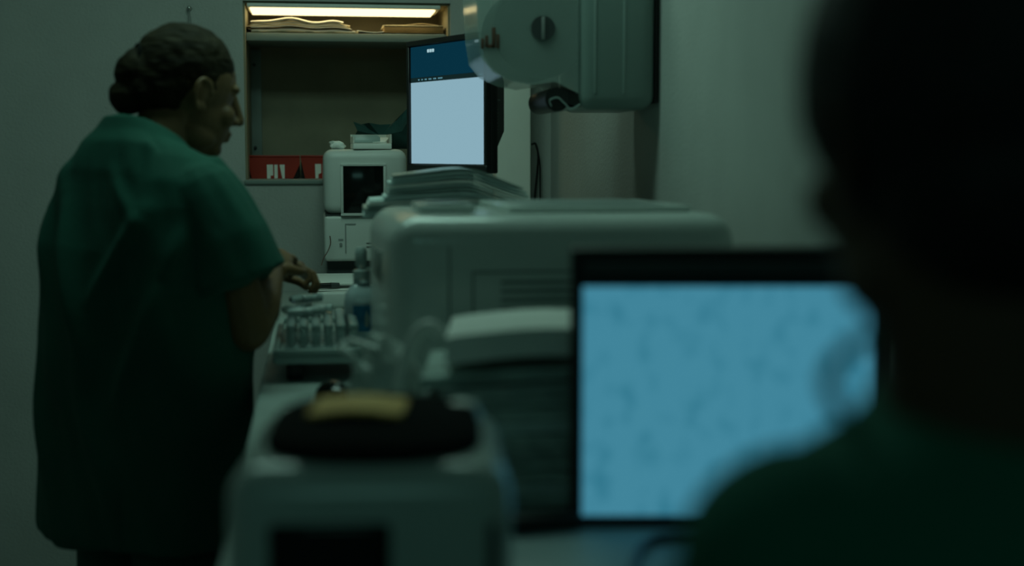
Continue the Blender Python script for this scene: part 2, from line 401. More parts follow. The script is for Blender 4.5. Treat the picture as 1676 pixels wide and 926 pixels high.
# hook and string on the back wall
p = pyx(310, 14)
t = thing('wall_hook', 'small metal hook with a hanging string high on the wall', 'hook', (p.x, YB, p.z))
b = B(); tube(b, [(0, -0.001, 0), (0, -0.012, 0)], [0.008, 0.006], 14); ell(b, (0, -0.015, 0), (0.006, 0.005, 0.006)); obj('hook', b, M['metal'], t)
b = B(); tube(b, spline([(0.0, -0.014, -0.004), (-0.003, -0.010, -0.03), (-0.005, -0.006, -0.09)], 5), 0.0012, 6)
tube(b, spline([(0.0, -0.014, -0.004), (0.004, -0.010, -0.03), (0.006, -0.006, -0.09)], 5), 0.0012, 6); obj('string', b, M['vent'], t)

# boxed column in the corner and its cable
k0 = PY(812, 200, YB-0.10).x; k1 = PY(869, 200, YB-0.10).x
o = obj('wall_pillar', bx(k0, k1, YB-0.10, YB-0.0005, 0, ZC, 0.006, 3), M['columnp']); struct(o)
pts = [PY(871, 236, YB-0.02), PY(877, 236, YB-0.045), PY(881, 255, YB-0.03), PY(879, 285, YB-0.02), PY(875, 330, YB-0.02), PY(874, 400, YB-0.02)]
b = B(); tube(b, spline(pts, 6), 0.0035, 8)
tube(b, spline([PY(877, 238, YB-0.04), PY(883, 262, YB-0.02), PY(884, 300, YB-0.02), PY(883, 400, YB-0.02)], 6), 0.0025, 8)
tag(obj('black_cable', b, M['black']), 'thin black cord hanging down the wall beside the white pillar', 'cord')

# ------------------------------------------------------------------ counter
CZ = 0.918; CX0 = -0.105; CY0 = 1.02
tag(obj('worktop', bx(CX0, XR-0.001, CY0, YB-0.001, CZ-0.035, CZ, 0.006, 3), M['counter']), 'long grey laminate worktop along the right wall', 'worktop')
CYS = 1.50; n = 3; L = (YB-0.02-CYS)/n
tag(obj('leg_panel', bx(CX0+0.03, CX0+0.055, CY0+0.06, CYS-0.002, 0, CZ-0.0355, 0.003), M['cabinet']), 'grey panel leg holding up the near end of the worktop', 'panel')
for i in range(n):
    y0 = CYS+i*L
    t = thing('base_cabinet', 'grey base cabinet under the worktop, %s' % ['nearest to the camera', 'in the middle of the row', 'against the back wall'][i], 'cabinet', (CX0+0.03, y0, 0), 0, 'cabinets under the worktop')
    obj('body', bx(0.02, XR-0.004-CX0-0.03, 0.001, L-0.001, 0.0, CZ-0.0355, 0.002), M['cabinet'], t)
    for q in range(2):
        d = obj('door', bx(0.0, 0.0195, 0.004+q*L/2, L/2-0.004+q*L/2, 0.10, CZ-0.05, 0.003), M['cabinet'], t)
        yy = L/2-0.05+q*0.10
        b = B(); tube(b, [(0.0, yy, 0.62), (-0.022, yy, 0.63), (-0.022, yy, 0.73), (0.0, yy, 0.74)], 0.004, 8); obj('handle', b, M['metal'], d)

# ------------------------------------------------------------------ analyser at the back
AD = 4.02
a0 = P(531, 400, AD); a1 = P(668, 400, AD); aw = a1.x-a0.x; ay = a0.y
t = thing('analyser', 'cream blood analyser with dark square window on the far worktop', 'machine', (a0.x, ay, CZ))
zt = P(600, 244, AD).z-CZ; zs = P(600, 353, AD).z-CZ; zb = P(600, 428, AD).z-CZ; z2 = P(560, 470, AD).z-CZ
dep = YB-0.02-ay
up = obj('upper_housing', None or bx(0, aw, 0, dep, zs+0.003, zt, 0.028, 5), M['plastic'], t)
wx0 = (P(562, 300, AD).x-a0.x); wx1 = P(628, 300, AD).x-a0.x; wz0 = P(590, 349, AD).z-CZ; wz1 = P(590, 272, AD).z-CZ
b = B(); f_ = 0.008
for q in ((wx0-f_, wx1+f_, wz1, wz1+f_), (wx0-f_, wx1+f_, wz0-f_, wz0), (wx0-f_, wx0, wz0, wz1), (wx1, wx1+f_, wz0, wz1)):
    box(b, ((q[0]+q[1])/2, -0.003, (q[2]+q[3])/2), (q[1]-q[0], 0.012, q[3]-q[2]), 0.002)
obj('window_frame', b, M['plastic'], up)
obj('window', bx(wx0, wx1, -0.004, 0.004, wz0, wz1, 0.001), M['blackg'], up)
obj('seam', bx(0.004, aw-0.004, 0.006, dep-0.01, zs-0.001, zs+0.003), M['dark'], t)
lo = obj('lower_housing', bx(0, aw, 0.0, dep, zb, zs-0.001, 0.010, 3), M['plastic'], t)
lx = lambda px: P(px, 400, AD).x-a0.x
lz = lambda py: P(580, py, AD).z-CZ
b = B()
for q in ((565, 567, 368, 415), (565, 583, 366, 368)): quadbox(b, lx(q[0]), lx(q[1]), -0.0015, 0.002, lz(q[3]), lz(q[2]))
obj('door_seam', b, M['vent'], lo)
b = B(); tube(b, [(lx(558), 0.002, lz(400)), (lx(558), -0.004, lz(400))], 0.0045, 12); obj('button', b, M['vent'], lo)
b = B(); quadbox(b, lx(554), lx(562), -0.0012, 0.002, lz(394), lz(391)); obj('badge', b, M['vent'], lo)
for yy in (398, 404, 421):
    b = B(); quadbox(b, lx(600 if yy < 410 else 613), lx(621), -0.0015, 0.002, lz(yy+1.2), lz(yy)); obj('slot', b, M['dark'], lo)
obj('bay', bx(0.008, aw-0.008, 0.03, dep-0.01, z2+0.004, zb, 0.002), M['dark'], t)
# pull-out base tray
tl = P(508, 470, AD-0.16); tr = P(640, 470, AD-0.16)
by = tl.y-ay
obj('base', bx(tl.x-a0.x, aw, by, dep-0.01, 0.0, z2+0.003, 0.012, 3), M['plastic'], t)
obj('flap', box(B(), ((lx(505)+lx(600))/2, -0.055, z2+0.028), (lx(600)-lx(505), 0.09, 0.005), 0.002, rot=Euler((rad(14), 0, 0))), M['white'], t)
# brown wire at its corner
pts = [P(540, 386, AD-0.02), P(541, 398, AD-0.02), P(537, 410, AD-0.03), P(530, 422, AD-0.04), P(526, 434, AD-0.05)]
tag(obj('thin_wire', tube(B(), spline(pts, 5), 0.0016, 6), M['wire']), 'thin brown wire at the left corner of the cream analyser', 'wire')
# things lying on the analyser base
zt2 = CZ+z2+0.0035
o = obj('document', sheet_bm(0.14, 0.075, 0.001, lambda x, y: 0.0, seed=3), M['paperw']); o.location = (a0.x+0.02, ay-0.108, zt2+0.0005); o.rotation_euler = (0, 0, 0.15)
tag(o, 'white slip of paper lying on the tray of the analyser', 'paper')
t = thing('black_marker', 'black marker pen lying on the paper on the analyser tray', 'pen', (a0.x+0.0, ay-0.115, zt2+0.012), 0.25)
b = B(); tube(b, [(-0.035, 0, 0), (0.015, 0, 0)], 0.008, 12); obj('barrel', b, M['black'], t)
b = B(); tube(b, [(0.0155, 0, 0), (0.04, 0, 0)], [0.0085, 0.007], 12); obj('cap', b, M['dark'], t)

# on top of the analyser: card box, tissue, dark cloth
zA = CZ+zt
bq = P(607, 243, AD+0.08)
t = thing('card_box', 'small open grey card box of papers on top of the analyser', 'box', (bq.x, bq.y, zA+0.0005), 0.06)
w_ = 0.11; d_ = 0.10
b = B(); box(b, (0, 0, 0.008), (w_, d_, 0.016), 0.002); obj('bottom_tray', b, M['paperw'], t)
b = B(); quadbox(b, -w_/2, w_/2, d_/2-0.004, d_/2, 0.0165, 0.042); quadbox(b, w_/2-0.004, w_/2, -d_/2, d_/2-0.0045, 0.0165, 0.042); quadbox(b, -w_/2, -w_/2+0.004, -d_/2+0.01, d_/2-0.0045, 0.0165, 0.036)
obj('side_panel', b, M['paper'], t)
for k in range(3):
    obj('divider', box(B(), (-0.014, -0.035+0.028*k, 0.026+0.003*k), (w_-0.035, 0.003, 0.018), 0.0008, rot=Euler((rad(-20), 0, 0))), M['tray'], t)
obj('card', box(B(), (0.028, -0.012, 0.026), (0.036, 0.07, 0.002), 0.0006, rot=Euler((rad(12), 0, rad(-18)))), M['paperw'], t)
def crumple(name, c, r, m, amt, sc, seed, n=28):
    b = B(); ell(b, (0, 0, 0), r, n=n, m=n//2+4)
    for v in b.verts:
        q = v.co.normalized(); k = noise.noise(Vector(v.co)*sc+Vector((seed, 0, 0))) + 0.5*noise.noise(Vector(v.co)*sc*2.3+Vector((0, seed, 0)))
        v.co *= 1+amt*k
    zmin = min(v.co.z for v in b.verts)
    o = obj(name, b, m); o.location = (c[0], c[1], c[2]-zmin+0.0005); return o
q = P(552, 243, AD+0.06)
tag(crumple('crumpled_tissue', (q.x, q.y, zA-0.004), (0.024, 0.02, 0.012), M['paperw'], 0.5, 60, 3), 'small crumpled white tissue on the left edge of the analyser', 'tissue')
# dark cloth: spiky folded shape draped behind the box
cf = lambda px, py, dd=0.16: P(px, py, AD+dd)
b = B()
prof = [(572, 236), (578, 226), (585, 214), (578, 199), (592, 203), (604, 201), (622, 204), (640, 203), (650, 196), (658, 186), (668, 176), (678, 180), (678, 244), (640, 244), (590, 244)]
front = []; back = []
for i, (x, y) in enumerate(prof):
    p1 = cf(x, y, 0.18+0.012*sin(i*2.1)); p2 = cf(x, y, 0.235+0.01*cos(i*1.7)); front.append(b.verts.new(p1)); back.append(b.verts.new(p2))
cen = b.verts.new(cf(622, 222, 0.165)); cen2 = b.verts.new(cf(622, 222, 0.25)); cc = b.verts.new(cf(658, 215, 0.15))
N = len(prof)
for i in range(N):
    j = (i+1) % N
    c_ = cc if 8 <= i <= 11 else cen
    b.faces.new((front[i], front[j], c_)); b.faces.new((back[j], back[i], cen2)); b.faces.new((front[j], front[i], back[i], back[j]))
b.faces.new((cen, front[8], cc)); b.faces.new((cen, cc, front[12]))
bmesh.ops.subdivide_edges(b, edges=b.edges, cuts=2, use_grid_fill=True)
for v in b.verts: v.co += Vector((0, 1, 0))*0.012*noise.noise(v.co*35)
zl = min(v.co.z for v in b.verts)
for v in b.verts: v.co.z += zA+0.001-zl if v.co.z < zl+0.003 else 0
tag(obj('folded_cloth', b, M['cloth']), 'dark green crumpled cloth behind the box on the analyser', 'cloth')

# ------------------------------------------------------------------ equipment box with envelopes and monitor
ex0, ex1, ey0, ey1, ez = 0.165, 0.55, 2.70, 3.80, 1.220
t = thing('equipment_cabinet', 'dark grey equipment box standing on the worktop behind the big printer', 'machine', (ex0, ey0, CZ))
obj('body', bx(0, ex1-ex0, 0, ey1-ey0, 0.006, ez-CZ, 0.012, 3), M['printerd'], t)
for sx in (0.03, ex1-ex0-0.03):
    for sy in (0.04, ey1-ey0-0.04): obj('foot', bx(sx-0.012, sx+0.012, sy-0.012, sy+0.012, 0, 0.0065, 0.002), M['black'], t)
obj('front_panel', bx(0.03, ex1-ex0-0.03, -0.003, 0.002, 0.05, 0.27, 0.002), M['dark'], t)

e0 = P(604, 340, 2.9); e1 = P(872, 340, 2.9); ec = (e0+e1)/2; ew = (e1-e0).length
def dome(i):
    k = i/12.0
    def f(x, y):
        u = x/ew
        z = 0.020*k*(math.exp(-((u-0.0)/0.30)**2)-0.45)
        if u > 0.06: z -= 0.030*min(1, i/6)*((u-0.06)/0.42)**1.5
        return z + 0.0012*sin(14*u)*min(1, i/6) + 0.009*k
    return f
def env_w(i, r): return (ew*((0.66, 0.70, 0.68, 0.74, 0.72, 0.78)[i] if i < 6 else 0.92-0.028*(i-6)+0.01*r.random()), 0.25)
def env_s(i, r): return (((-0.070, -0.055, -0.066, -0.048, -0.052, -0.035)[i] if i < 6 else 0.020-0.0022*(i-6))+r.uniform(-0.004, 0.004), r.uniform(-0.012, 0.012))
pile('file_envelope', 'envelope', '', 'envelopes stacked behind the big printer', (ec.x, 2.86, ez+0.004), -YAW*0.3, 13,
     env_w, (0.0034, 0.0056), [M['envelope'], M['envelope'], M['tray'], M['envelope'], M['paperw']], dome, env_s,
     lab='%s grey green file envelope in the stack behind the big printer', gap=0.0016)

# far monitor
mc = P(731, 170, 3.58)
t = thing('computer_monitor', 'black monitor with a lit white page, turned towards the standing person', 'monitor', (mc.x, mc.y, ez+0.0005), 0)
psi = rad(58)                         # screen normal swings towards the camera's left
t.rotation_euler = (0, 0, -YAW-psi)
hz = mc.z-ez
MW, MH = 0.385, 0.307
def monitor(t, hz, MW, MH, bl, bt, bb, depth):
    # local: screen faces -Y
    hs = obj('housing', box(B(), (0, depth/2+0.006, hz+(bt-bb)/2), (MW+2*bl, depth, MH+bt+bb), 0.004, 2), M['black'], t)
    b = B()
    X, Z0, Z1 = MW/2+bl, hz-MH/2-bb, hz+MH/2+bt
    for q in ((-X, X, hz+MH/2, Z1), (-X, X, Z0, hz-MH/2), (-X, -MW/2, hz-MH/2, hz+MH/2), (MW/2, X, hz-MH/2, hz+MH/2)):
        box(b, ((q[0]+q[1])/2, -0.0, (q[2]+q[3])/2), (q[1]-q[0], 0.014, q[3]-q[2]), 0.0015, 1)
    obj('bezel', b, M['black'], t)
    return hs
hs = monitor(t, hz, MW, MH, 0.012, 0.014, 0.020, 0.022)
b = B()
r1 = [(-0.175, 0.026, hz-0.145), (0.175, 0.026, hz-0.145), (0.175, 0.026, hz+0.145), (-0.175, 0.026, hz+0.145)]
r2 = [(-0.15, 0.078, hz-0.07), (0.15, 0.078, hz-0.07), (0.15, 0.078, hz+0.05), (-0.15, 0.078, hz+0.05)]
A_ = [b.verts.new(v) for v in r1]; B_ = [b.verts.new(v) for v in r2]
b.faces.new(A_); b.faces.new(B_[::-1])
for i in range(4): b.faces.new((A_[i], A_[(i+1) % 4], B_[(i+1) % 4], B_[i]))
bk = obj('back_shell', b, M['black'], t, smooth=False)
for z_ in [hz-0.075+0.008*k for k in range(8)] + [hz+0.045+0.008*k for k in range(4)]:
    obj('vent_slot', box(B(), (0.1745, 0.038, z_), (0.008, 0.010, 0.0028), 0.0), M['vent'], bk)
obj('badge', box(B(), (0.166, 0.050, hz+0.005), (0.004, 0.012, 0.003)), M['vent'], bk)
def pane(nm, x0, x1, z0, z1, m, y=0.0005, par=None):
    return obj(nm, box(B(), ((x0+x1)/2, y, (z0+z1)/2), (x1-x0, 0.002, z1-z0)), m, par or t, smooth=False)
sp = pane('screen', -MW/2, MW/2, hz-MH/2, hz+MH/2, M['blackg'], 0.003)
w2 = MW/2; top = hz+MH/2; bot = hz-MH/2
pane('page', -w2+0.003, w2-0.002, bot+0.002, top-0.094, M['scr_page'], 0.0, sp)
pane('toolbar', -w2+0.003, w2-0.002, top-0.0935, top-0.082, M['scr_bar'], 0.0, sp)
pane('header', -w2+0.003, w2-0.002, top-0.0815, top-0.002, M['scr_blue'], 0.0, sp)
for x_ in (-w2+0.095, -w2+0.108, -w2+0.121): pane('header_icon', x_, x_+0.009, top-0.020, top-0.012, M['scr_ico'], -0.0012, sp)
pane('header_icon', w2-0.050, w2-0.032, top-0.010, top-0.004, M['scr_ico'], -0.0012, sp)
rn = random.Random(2); x_ = -w2+0.045
for wd_ in (0.006, 0.006, 0.009, 0.004, 0.006, 0.003, 0.007, 0.005, 0.004, 0.006): 
    pane('toolbar_mark', x_, x_+wd_, top-0.0895, top-0.0862, M['scr_txt'], -0.0012, sp); x_ += wd_+(0.012 if wd_ > 0.0055 else 0.003)
pane('toolbar_mark', w2-0.03, w2-0.012, top-0.0895, top-0.0862, M['scr_txt'], -0.0012, sp)
obj('brand_plate', box(B(), (-0.02, -0.0072, bot-0.010), (0.016, 0.001, 0.006)), M['vent'], t)
b = B(); box(b, (0, 0.055, hz/2-0.01), (0.05, 0.02, hz-0.03), 0.004); obj('stand', b, M['black'], t)
obj('base', box(B(), (0, 0.03, 0.006), (0.20, 0.15, 0.012), 0.005), M['black'], t)

# ------------------------------------------------------------------ big printer
pr_rz = rad(2)
p0 = P(640, 500, 2.13)
PW = 0.555; PD = 0.46; PH = 0.335
t = thing('laser_printer', 'big light grey laser printer with vent grille and rounded corners', 'printer', (p0.x, p0.y, CZ), pr_rz)
obj('body', bx(0, PW, 0, PD, 0.006, PH, 0.045, 6), M['printerp'], t)
for sx in (0.06, PW-0.06):
    for sy in (0.06, PD-0.06): obj('foot', bx(sx-0.02, sx+0.02, sy-0.02, sy+0.02, 0, 0.008, 0.002), M['black'], t)
obj('corner_seam', bx(0.088, 0.0915, -0.001, 0.004, 0.05, PH-0.046, 0), M['printerd'], t)
vx0 = 0.125; vz1 = PH-0.085
b = B()
for q in ((vx0, vx0+0.30, vz1-0.003, vz1), (vx0, vx0+0.30, vz1-0.105, vz1-0.102), (vx0, vx0+0.003, vz1-0.105, vz1), (vx0+0.297, vx0+0.30, vz1-0.105, vz1)):
    box(b, ((q[0]+q[1])/2, 0.0, (q[2]+q[3])/2), (q[1]-q[0], 0.003, q[3]-q[2]))
pf = obj('panel_outline', b, M['printerd'], t)
for k in range(7): obj('vent_slat', box(B(), (vx0+0.165, -0.001, vz1-0.018-0.0135*k), (0.24, 0.004, 0.0055), 0.0015), M['printerd'], t)
# lid on top with recessed panel and output flap
lid = obj('top_lid', bx(0.20, PW-0.05, 0.10, PD-0.03, PH+0.0003, PH+0.010, 0.004), M['printerp'], t)
obj('lid_inset', bx(0.235, PW-0.09, 0.13, PD-0.05, PH+0.0095, PH+0.0115, 0.0008), M['printerd'], lid)
fl = obj('output_flap', box(B(), (0.10, 0.16, PH+0.008), (0.09, 0.14, 0.014), 0.004), M['printerp'], t)
obj('flap_inset', box(B(), (0.10, 0.155, PH+0.016), (0.06, 0.10, 0.003), 0.001), M['printerd'], fl)
obj('side_grip', box(B(), (-0.0005, 0.25, PH-0.09), (0.003, 0.16, 0.05), 0.001), M['printerd'], t)

# ------------------------------------------------------------------ tray with vials and the pump bottle
ta = P(428, 590, 2.60); tb = P(700, 590, 2.60)
tx0, tx1 = max(ta.x, CX0+0.024), 0.155; ty0, ty1 = 2.65, 3.18; tz = CZ+0.035
t = thing('work_tray', 'wide grey tray on short feet in front of the standing person', 'tray', (0, 0, 0))
b = B(); box(b, ((tx0+tx1)/2, (ty0+ty1)/2, tz+0.008), (tx1-tx0, ty1-ty0, 0.016), 0.005, 3); obj('tray_plate', b, M['tray'], t)
b = B(); z_ = tz+0.022
for q in ((tx0, tx1, ty0, ty0+0.012), (tx0, tx1, ty1-0.012, ty1), (tx0, tx0+0.012, ty0+0.012, ty1-0.012), (tx1-0.012, tx1, ty0+0.012, ty1-0.012)):
    box(b, ((q[0]+q[1])/2, (q[2]+q[3])/2, z_), (q[1]-q[0], q[3]-q[2], 0.012), 0.003)
obj('rim', b, M['tray'], t)
for sx in (tx0+0.04, tx1-0.04):
    for sy in (ty0+0.05, ty1-0.05): obj('foot', bx(sx-0.015, sx+0.015, sy-0.015, sy+0.015, CZ, tz+0.001, 0.003), M['black'], t)
TZ = tz+0.0165
# vial rack plate
rx0, rx1, ry0, ry1 = -0.060, 0.085, 2.675, 2.975
t = thing('vial_rack', 'clear plastic rack of vials lying on the grey tray', 'rack', ((rx0+rx1)/2, (ry0+ry1)/2, TZ+0.0005))
hx, hy = (rx1-rx0)/2, (ry1-ry0)/2
obj('rack_base', bx(-hx, hx, -hy, hy, 0, 0.005, 0.0015), M['clear'], t)
obj('rack_rim', bx(-hx, hx, -hy, -hy+0.004, 0.0055, 0.014, 0.001), M['clear'], t)
vial0 = None; cnt = 0
rows = 9; cols = 6
names_r = ['nearest', 'second', 'third', 'fourth', 'fifth', 'sixth', 'seventh', 'eighth', 'furthest']
names_c = ['leftmost', 'second from left', 'third from left', 'third from right', 'second from right', 'rightmost']
for r in range(rows):
    for c in range(cols):
        x = rx0+0.013+c*0.0238; y = ry0+0.017+r*0.0332
        lab = 'clear plastic vial, %s in the %s row of the rack' % (names_c[c], names_r[r])
        if vial0 is None:
            vial0 = thing('plastic_vial', lab, 'vial', (0, 0, 0), 0, 'clear vials in the rack')
            b = B(); lathe(b, [(0.0055, 0), (0.0085, 0.006), (0.0088, 0.034), (0.0075, 0.037)], 14); obj('tube_body', b, M['clear'], vial0)
            b = B(); lathe(b, [(0.0093, 0.0375), (0.0096, 0.039), (0.0093, 0.047), (0.006, 0.0485)], 14); obj('cap', b, M['clear'], vial0)
            v = vial0
        else: v = dup(vial0, lab)
        v.location = (x, y, TZ+0.006)
# loose vials heaped on top at the left back
hp = [(-0.045, 2.86, 0), (-0.02, 2.89, 0), (0.006, 2.87, 0), (-0.035, 2.80, 0), (-0.008, 2.82, 0), (-0.030, 2.855, 1), (-0.005, 2.86, 1)]
for i, (x, y, l) in enumerate(hp):
    v = dup(vial0, 'clear plastic vial lying on top of the racked vials, %s of the heap' % ['far left', 'back centre', 'right back', 'front left', 'front centre', 'upper left', 'upper right'][i], 'loose vials heaped on the rack')
    v.location = (x-0.02, y-0.005, TZ+0.006+0.0485+0.0108+l*0.0205); v.rotation_euler = (0, rad(90), rad(12*i-30))
# pump bottle
q = P(592, 530, 2.86)
t = thing('pump_bottle', 'clear hand sanitiser pump bottle with blue label on the tray', 'bottle', (q.x, q.y, TZ+0.0005), -YAW+0.2)
SC = 0.98
b = B()
prof_b = [(0.028, 0.034, 0.0), (0.031, 0.037, 0.006), (0.0315, 0.0375, 0.075), (0.029, 0.034, 0.092), (0.020, 0.022, 0.106), (0.0125, 0.0125, 0.113), (0.0125, 0.0125, 0.122)]
loft(b, [(0, 0, z, aa+0.004, bb*0.72) for aa, bb, z in prof_b], 28, 2.6)
bo = obj('bottle_body', b, M['bottlec'], t)
b = B(); loft(b, [(0, 0, z, 0.0362, 0.0278) for z in (0.018, 0.019, 0.070, 0.071)], 28, 2.6)
bmesh.ops.delete(b, geom=[f for f in b.faces if len(f.verts) > 4 or sum(v.co.x for v in f.verts)/4 < -0.018], context='FACES')
lb = obj('label', b, M['bluel'], bo)
b = poly(B(), [(-0.001, 0.030), (0.006, 0.026), (0.010, 0.045), (0.004, 0.062), (0.0, 0.050)], 0.0008)
o = obj('label_mark', b, M['tray'], lb); o.location = (0.004, -0.0292, 0)
b = B(); lathe(b, [(0.015, 0.1225), (0.0165, 0.124), (0.0165, 0.140), (0.011, 0.143)], 20); obj('collar', b, M['pumpc'], t)
b = B(); lathe(b, [(0.0065, 0.1435), (0.009, 0.148), (0.012, 0.152), (0.0125, 0.176), (0.010, 0.186), (0.008, 0.188)], 16)
obj('pump_cap', b, M['pumpc'], t)
b = B(); tube(b, spline([(0.004, 0, 0.146), (0.022, -0.01, 0.140), (0.032, -0.014, 0.126)], 5), 0.0042, 8); obj('nozzle', b, M['pumpc'], t)

# mouse, sheet and card on the worktop
q = PZ(545, 640, CZ)
t = thing('computer_mouse', 'small round black mouse on the worktop below the tray', 'mouse', (q.x, q.y-0.10, CZ+0.0005), 0.3)
b = B(); ell(b, (0, 0, 0), (0.032, 0.052, 0.036), n=24, m=16)
bmesh.ops.bisect_plane(b, geom=b.verts[:]+b.edges[:]+b.faces[:], plane_co=(0, 0, 0), plane_no=(0, 0, -1), clear_outer=True)
bmesh.ops.holes_fill(b, edges=b.edges); obj('shell', b, M['blackg'], t)
b = B(); ell(b, (0, -0.024, 0.031), (0.004, 0.007, 0.004), n=10, m=8); obj('wheel', b, M['vent'], t)
q = PZ(545, 665, CZ)
o = obj('document', sheet_bm(0.21, 0.14, 0.002, lambda x, y: 0.0, seed=31), M['paperw']); o.location = (q.x+0.04, q.y-0.07, CZ+0.0008); o.rotation_euler = (0, 0, 0.35)
tag(o, 'white sheet lying on the worktop in front of the black mouse', 'paper')

# frosted bag and white cord loop left of the printer
def sag(v): return v
b = B(); ell(b, (0, 0, 0), (0.055, 0.05, 0.085), n=30, m=20)
for v in b.verts:
    k = noise.noise(v.co*28)+0.6*noise.noise(v.co*60); v.co += v.co.normalized()*0.016*k
    if v.co.z > 0.02: v.co.x *= 1-4.2*(v.co.z-0.02); v.co.y *= 1-4.0*(v.co.z-0.02); v.co.x -= 0.25*(v.co.z-0.02)
zz = min(v.co.z for v in b.verts)
o = obj('plastic_bag', b, M['bag']); q = P(640, 600, 1.99); o.location = (q.x, q.y, CZ-zz+0.0005)
tag(o, 'crumpled frosted plastic bag standing at the left of the big printer', 'bag')
L0 = lambda px, py, D: P(px, py, D)
pts = [(648, 735, 1.80), (652, 650, 1.80), (662, 595, 1.80), (680, 550, 1.80), (702, 534, 1.80), (722, 548, 1.80)]
b = B(); tube(b, spline([L0(*p) for p in pts], 7), 0.009, 10)
o = obj('tubing', b, M['white']); tag(o, 'white loop of tubing arching beside the big printer', 'tube')
b = B(); pts = [(585, 738, 1.92), (600, 640, 1.92), (575, 585, 1.94), (560, 570, 1.96), (575, 560, 1.97), (620, 575, 1.95)]
tube(b, spline([L0(*p) for p in pts], 7), 0.006, 10); tag(obj('tubing', b, M['bag']), 'pale curled tubing hanging in front of the frosted bag', 'tube')

# ------------------------------------------------------------------ stack of files left of the near monitor
s0 = P(712, 700, 1.72); s1 = P(1010, 700, 1.72); sw = (s1-s0).length; sc_ = (s0+s1)/2
H_s = 0
def dome2(i):
    def f(x, y):
        return 0.004*sin(5*x/sw)*i/10 - 0.02*max(0, -x/sw-0.3)*i/6
    return f
hh = pile('patient_file', 'file', '', 'files stacked beside the near monitor', (sc_.x, sc_.y+0.10, CZ+0.003), -YAW, 11,
     lambda i, r: (sw*(0.86+0.10*r.random()), 0.24), (0.010, 0.0145), lambda i: [M['folder'], M['envelope'], M['folder'], M['folder'], M['tray']][i % 5],
     dome2, lambda i, r: (r.uniform(-0.012, 0.012), r.uniform(-0.012, 0.012)),
     lab='%s dark file in the tall stack beside the near monitor', gap=0.0025)
zt_ = CZ+0.003+hh
o = obj('paper_bundle', sheet_bm(sw*0.88, 0.22, 0.034, lambda x, y: 0.006*sin(4*x/sw+1)-0.02*max(0, -x/sw-0.33), seed=77), M['paperw'])
o.location = (sc_.x+0.014, sc_.y+0.10, zt_+0.010); o.rotation_euler = (0, 0, -YAW)
tag(o, 'thick white bundle of papers on top of the tall file stack', 'papers')

# ------------------------------------------------------------------ machine in the near left
m0 = P(362, 800, 1.17); m1 = P(842, 800, 1.17); mw = (m1-m0).length
mh = 1.082-CZ; md = 0.30
t = thing('label_printer', 'blurred grey desktop printer with black lid in the near foreground', 'printer', (m0.x, m0.y, CZ), -YAW*0.6)
obj('body', bx(0, mw, 0, md, 0.004, mh, 0.032, 6), M['printerp'], t)
for sx in (0.04, mw-0.04):
    for sy in (0.04, md-0.04): obj('foot', bx(sx-0.012, sx+0.012, sy-0.012, sy+0.012, 0, 0.006, 0.002), M['black'], t)
b = B()
loft(b, [(mw*0.50, 0.158, mh-0.004, 0.099, 0.136), (mw*0.50, 0.158, mh+0.004, 0.101, 0.138), (mw*0.50, 0.158, mh+0.012, 0.098, 0.135), (mw*0.50, 0.158, mh+0.015, 0.091, 0.128)], 36, 3.2)
obj('lid', b, M['lidm'], t)
obj('output_slot', bx(mw*0.15, mw*0.58, -0.003, 0.01, 0.02, 0.118, 0.008, 3), M['blackg'], t)
b = B(); lathe(b, [(0.020, mh-0.012), (0.021, mh+0.004), (0.016, mh+0.014), (0.006, mh+0.017)], 20, (mw-0.040, 0.235, 0)); obj('release_knob', b, M['white'], t)
obj('side_gap_shade', bx(mw-0.022, mw-0.014, -0.002, 0.01, 0.05, 0.115, 0.002), M['black'], t)  # black strip stands in for the dark gap beside the machine
q = P(588, 660, 1.36)
o = obj('envelope', sheet_bm(0.090, 0.085, 0.004, lambda x, y: 0.006*math.exp(-(x/0.04)**2), seed=41), M['ochre']); o.location = (q.x, q.y, CZ+mh+0.0155); o.rotation_euler = (0, 0, -YAW)  # ochre colour stands in for a warm reflection on the lid
tag(o, 'ochre sheet standing in for a warm reflection on the black lid of the foreground printer', 'envelope')

# ------------------------------------------------------------------ near monitor
mc = P(1190, 657, 1.60)
t = thing('computer_monitor', 'near black monitor with a bright blue screen, out of focus', 'monitor', (mc.x, mc.y, CZ+0.0005), -YAW)
hz = mc.z-CZ-0.0005; MW, MH = 0.334, 0.267
hs = monitor(t, hz, MW, MH, 0.0125, 0.043, 0.0135, 0.045)
obj('top_ridge', box(B(), (0, -0.009, hz+MH/2+0.022), (MW*0.99, 0.006, 0.014), 0.002), M['dark'], t)
pane('screen', -MW/2, MW/2, hz-MH/2, hz+MH/2, M['scr_near'], 0.001, t)
obj('stand', box(B(), (0, 0.075, hz/2), (0.09, 0.045, hz), 0.006), M['black'], t)
obj('base', box(B(), (0, 0.13, 0.004), (0.24, 0.14, 0.008), 0.003), M['black'], t)
# cables on the worktop
pts = [PZ(1035, 990, CZ), PZ(1040, 926, CZ), PZ(1058, 896, CZ), PZ(1095, 886, CZ), PZ(1150, 887, CZ), PZ(1230, 900, CZ), PZ(1260, 960, CZ)]
b = B(); tube(b, spline([p+Vector((0, 0, 0.0055)) for p in pts], 7), 0.005, 10)
tag(obj('black_cable', b, M['black']), 'thick black cable looping on the worktop in front of the near monitor', 'cord')
q = PZ(890, 868, CZ)
t = thing('power_adapter', 'flat black power adapter on the worktop at the left foot of the near monitor', 'adapter', (q.x, q.y, CZ+0.0005), 0.15)
obj('case', box(B(), (0, 0, 0.010), (0.085, 0.030, 0.020), 0.005, 3), M['black'], t)
b = B(); tube(b, spline([(-0.04, 0, 0.01), (-0.06, 0.005, 0.006), (-0.075, 0.03, 0.005)], 5), 0.0035, 8); obj('lead', b, M['black'], t)

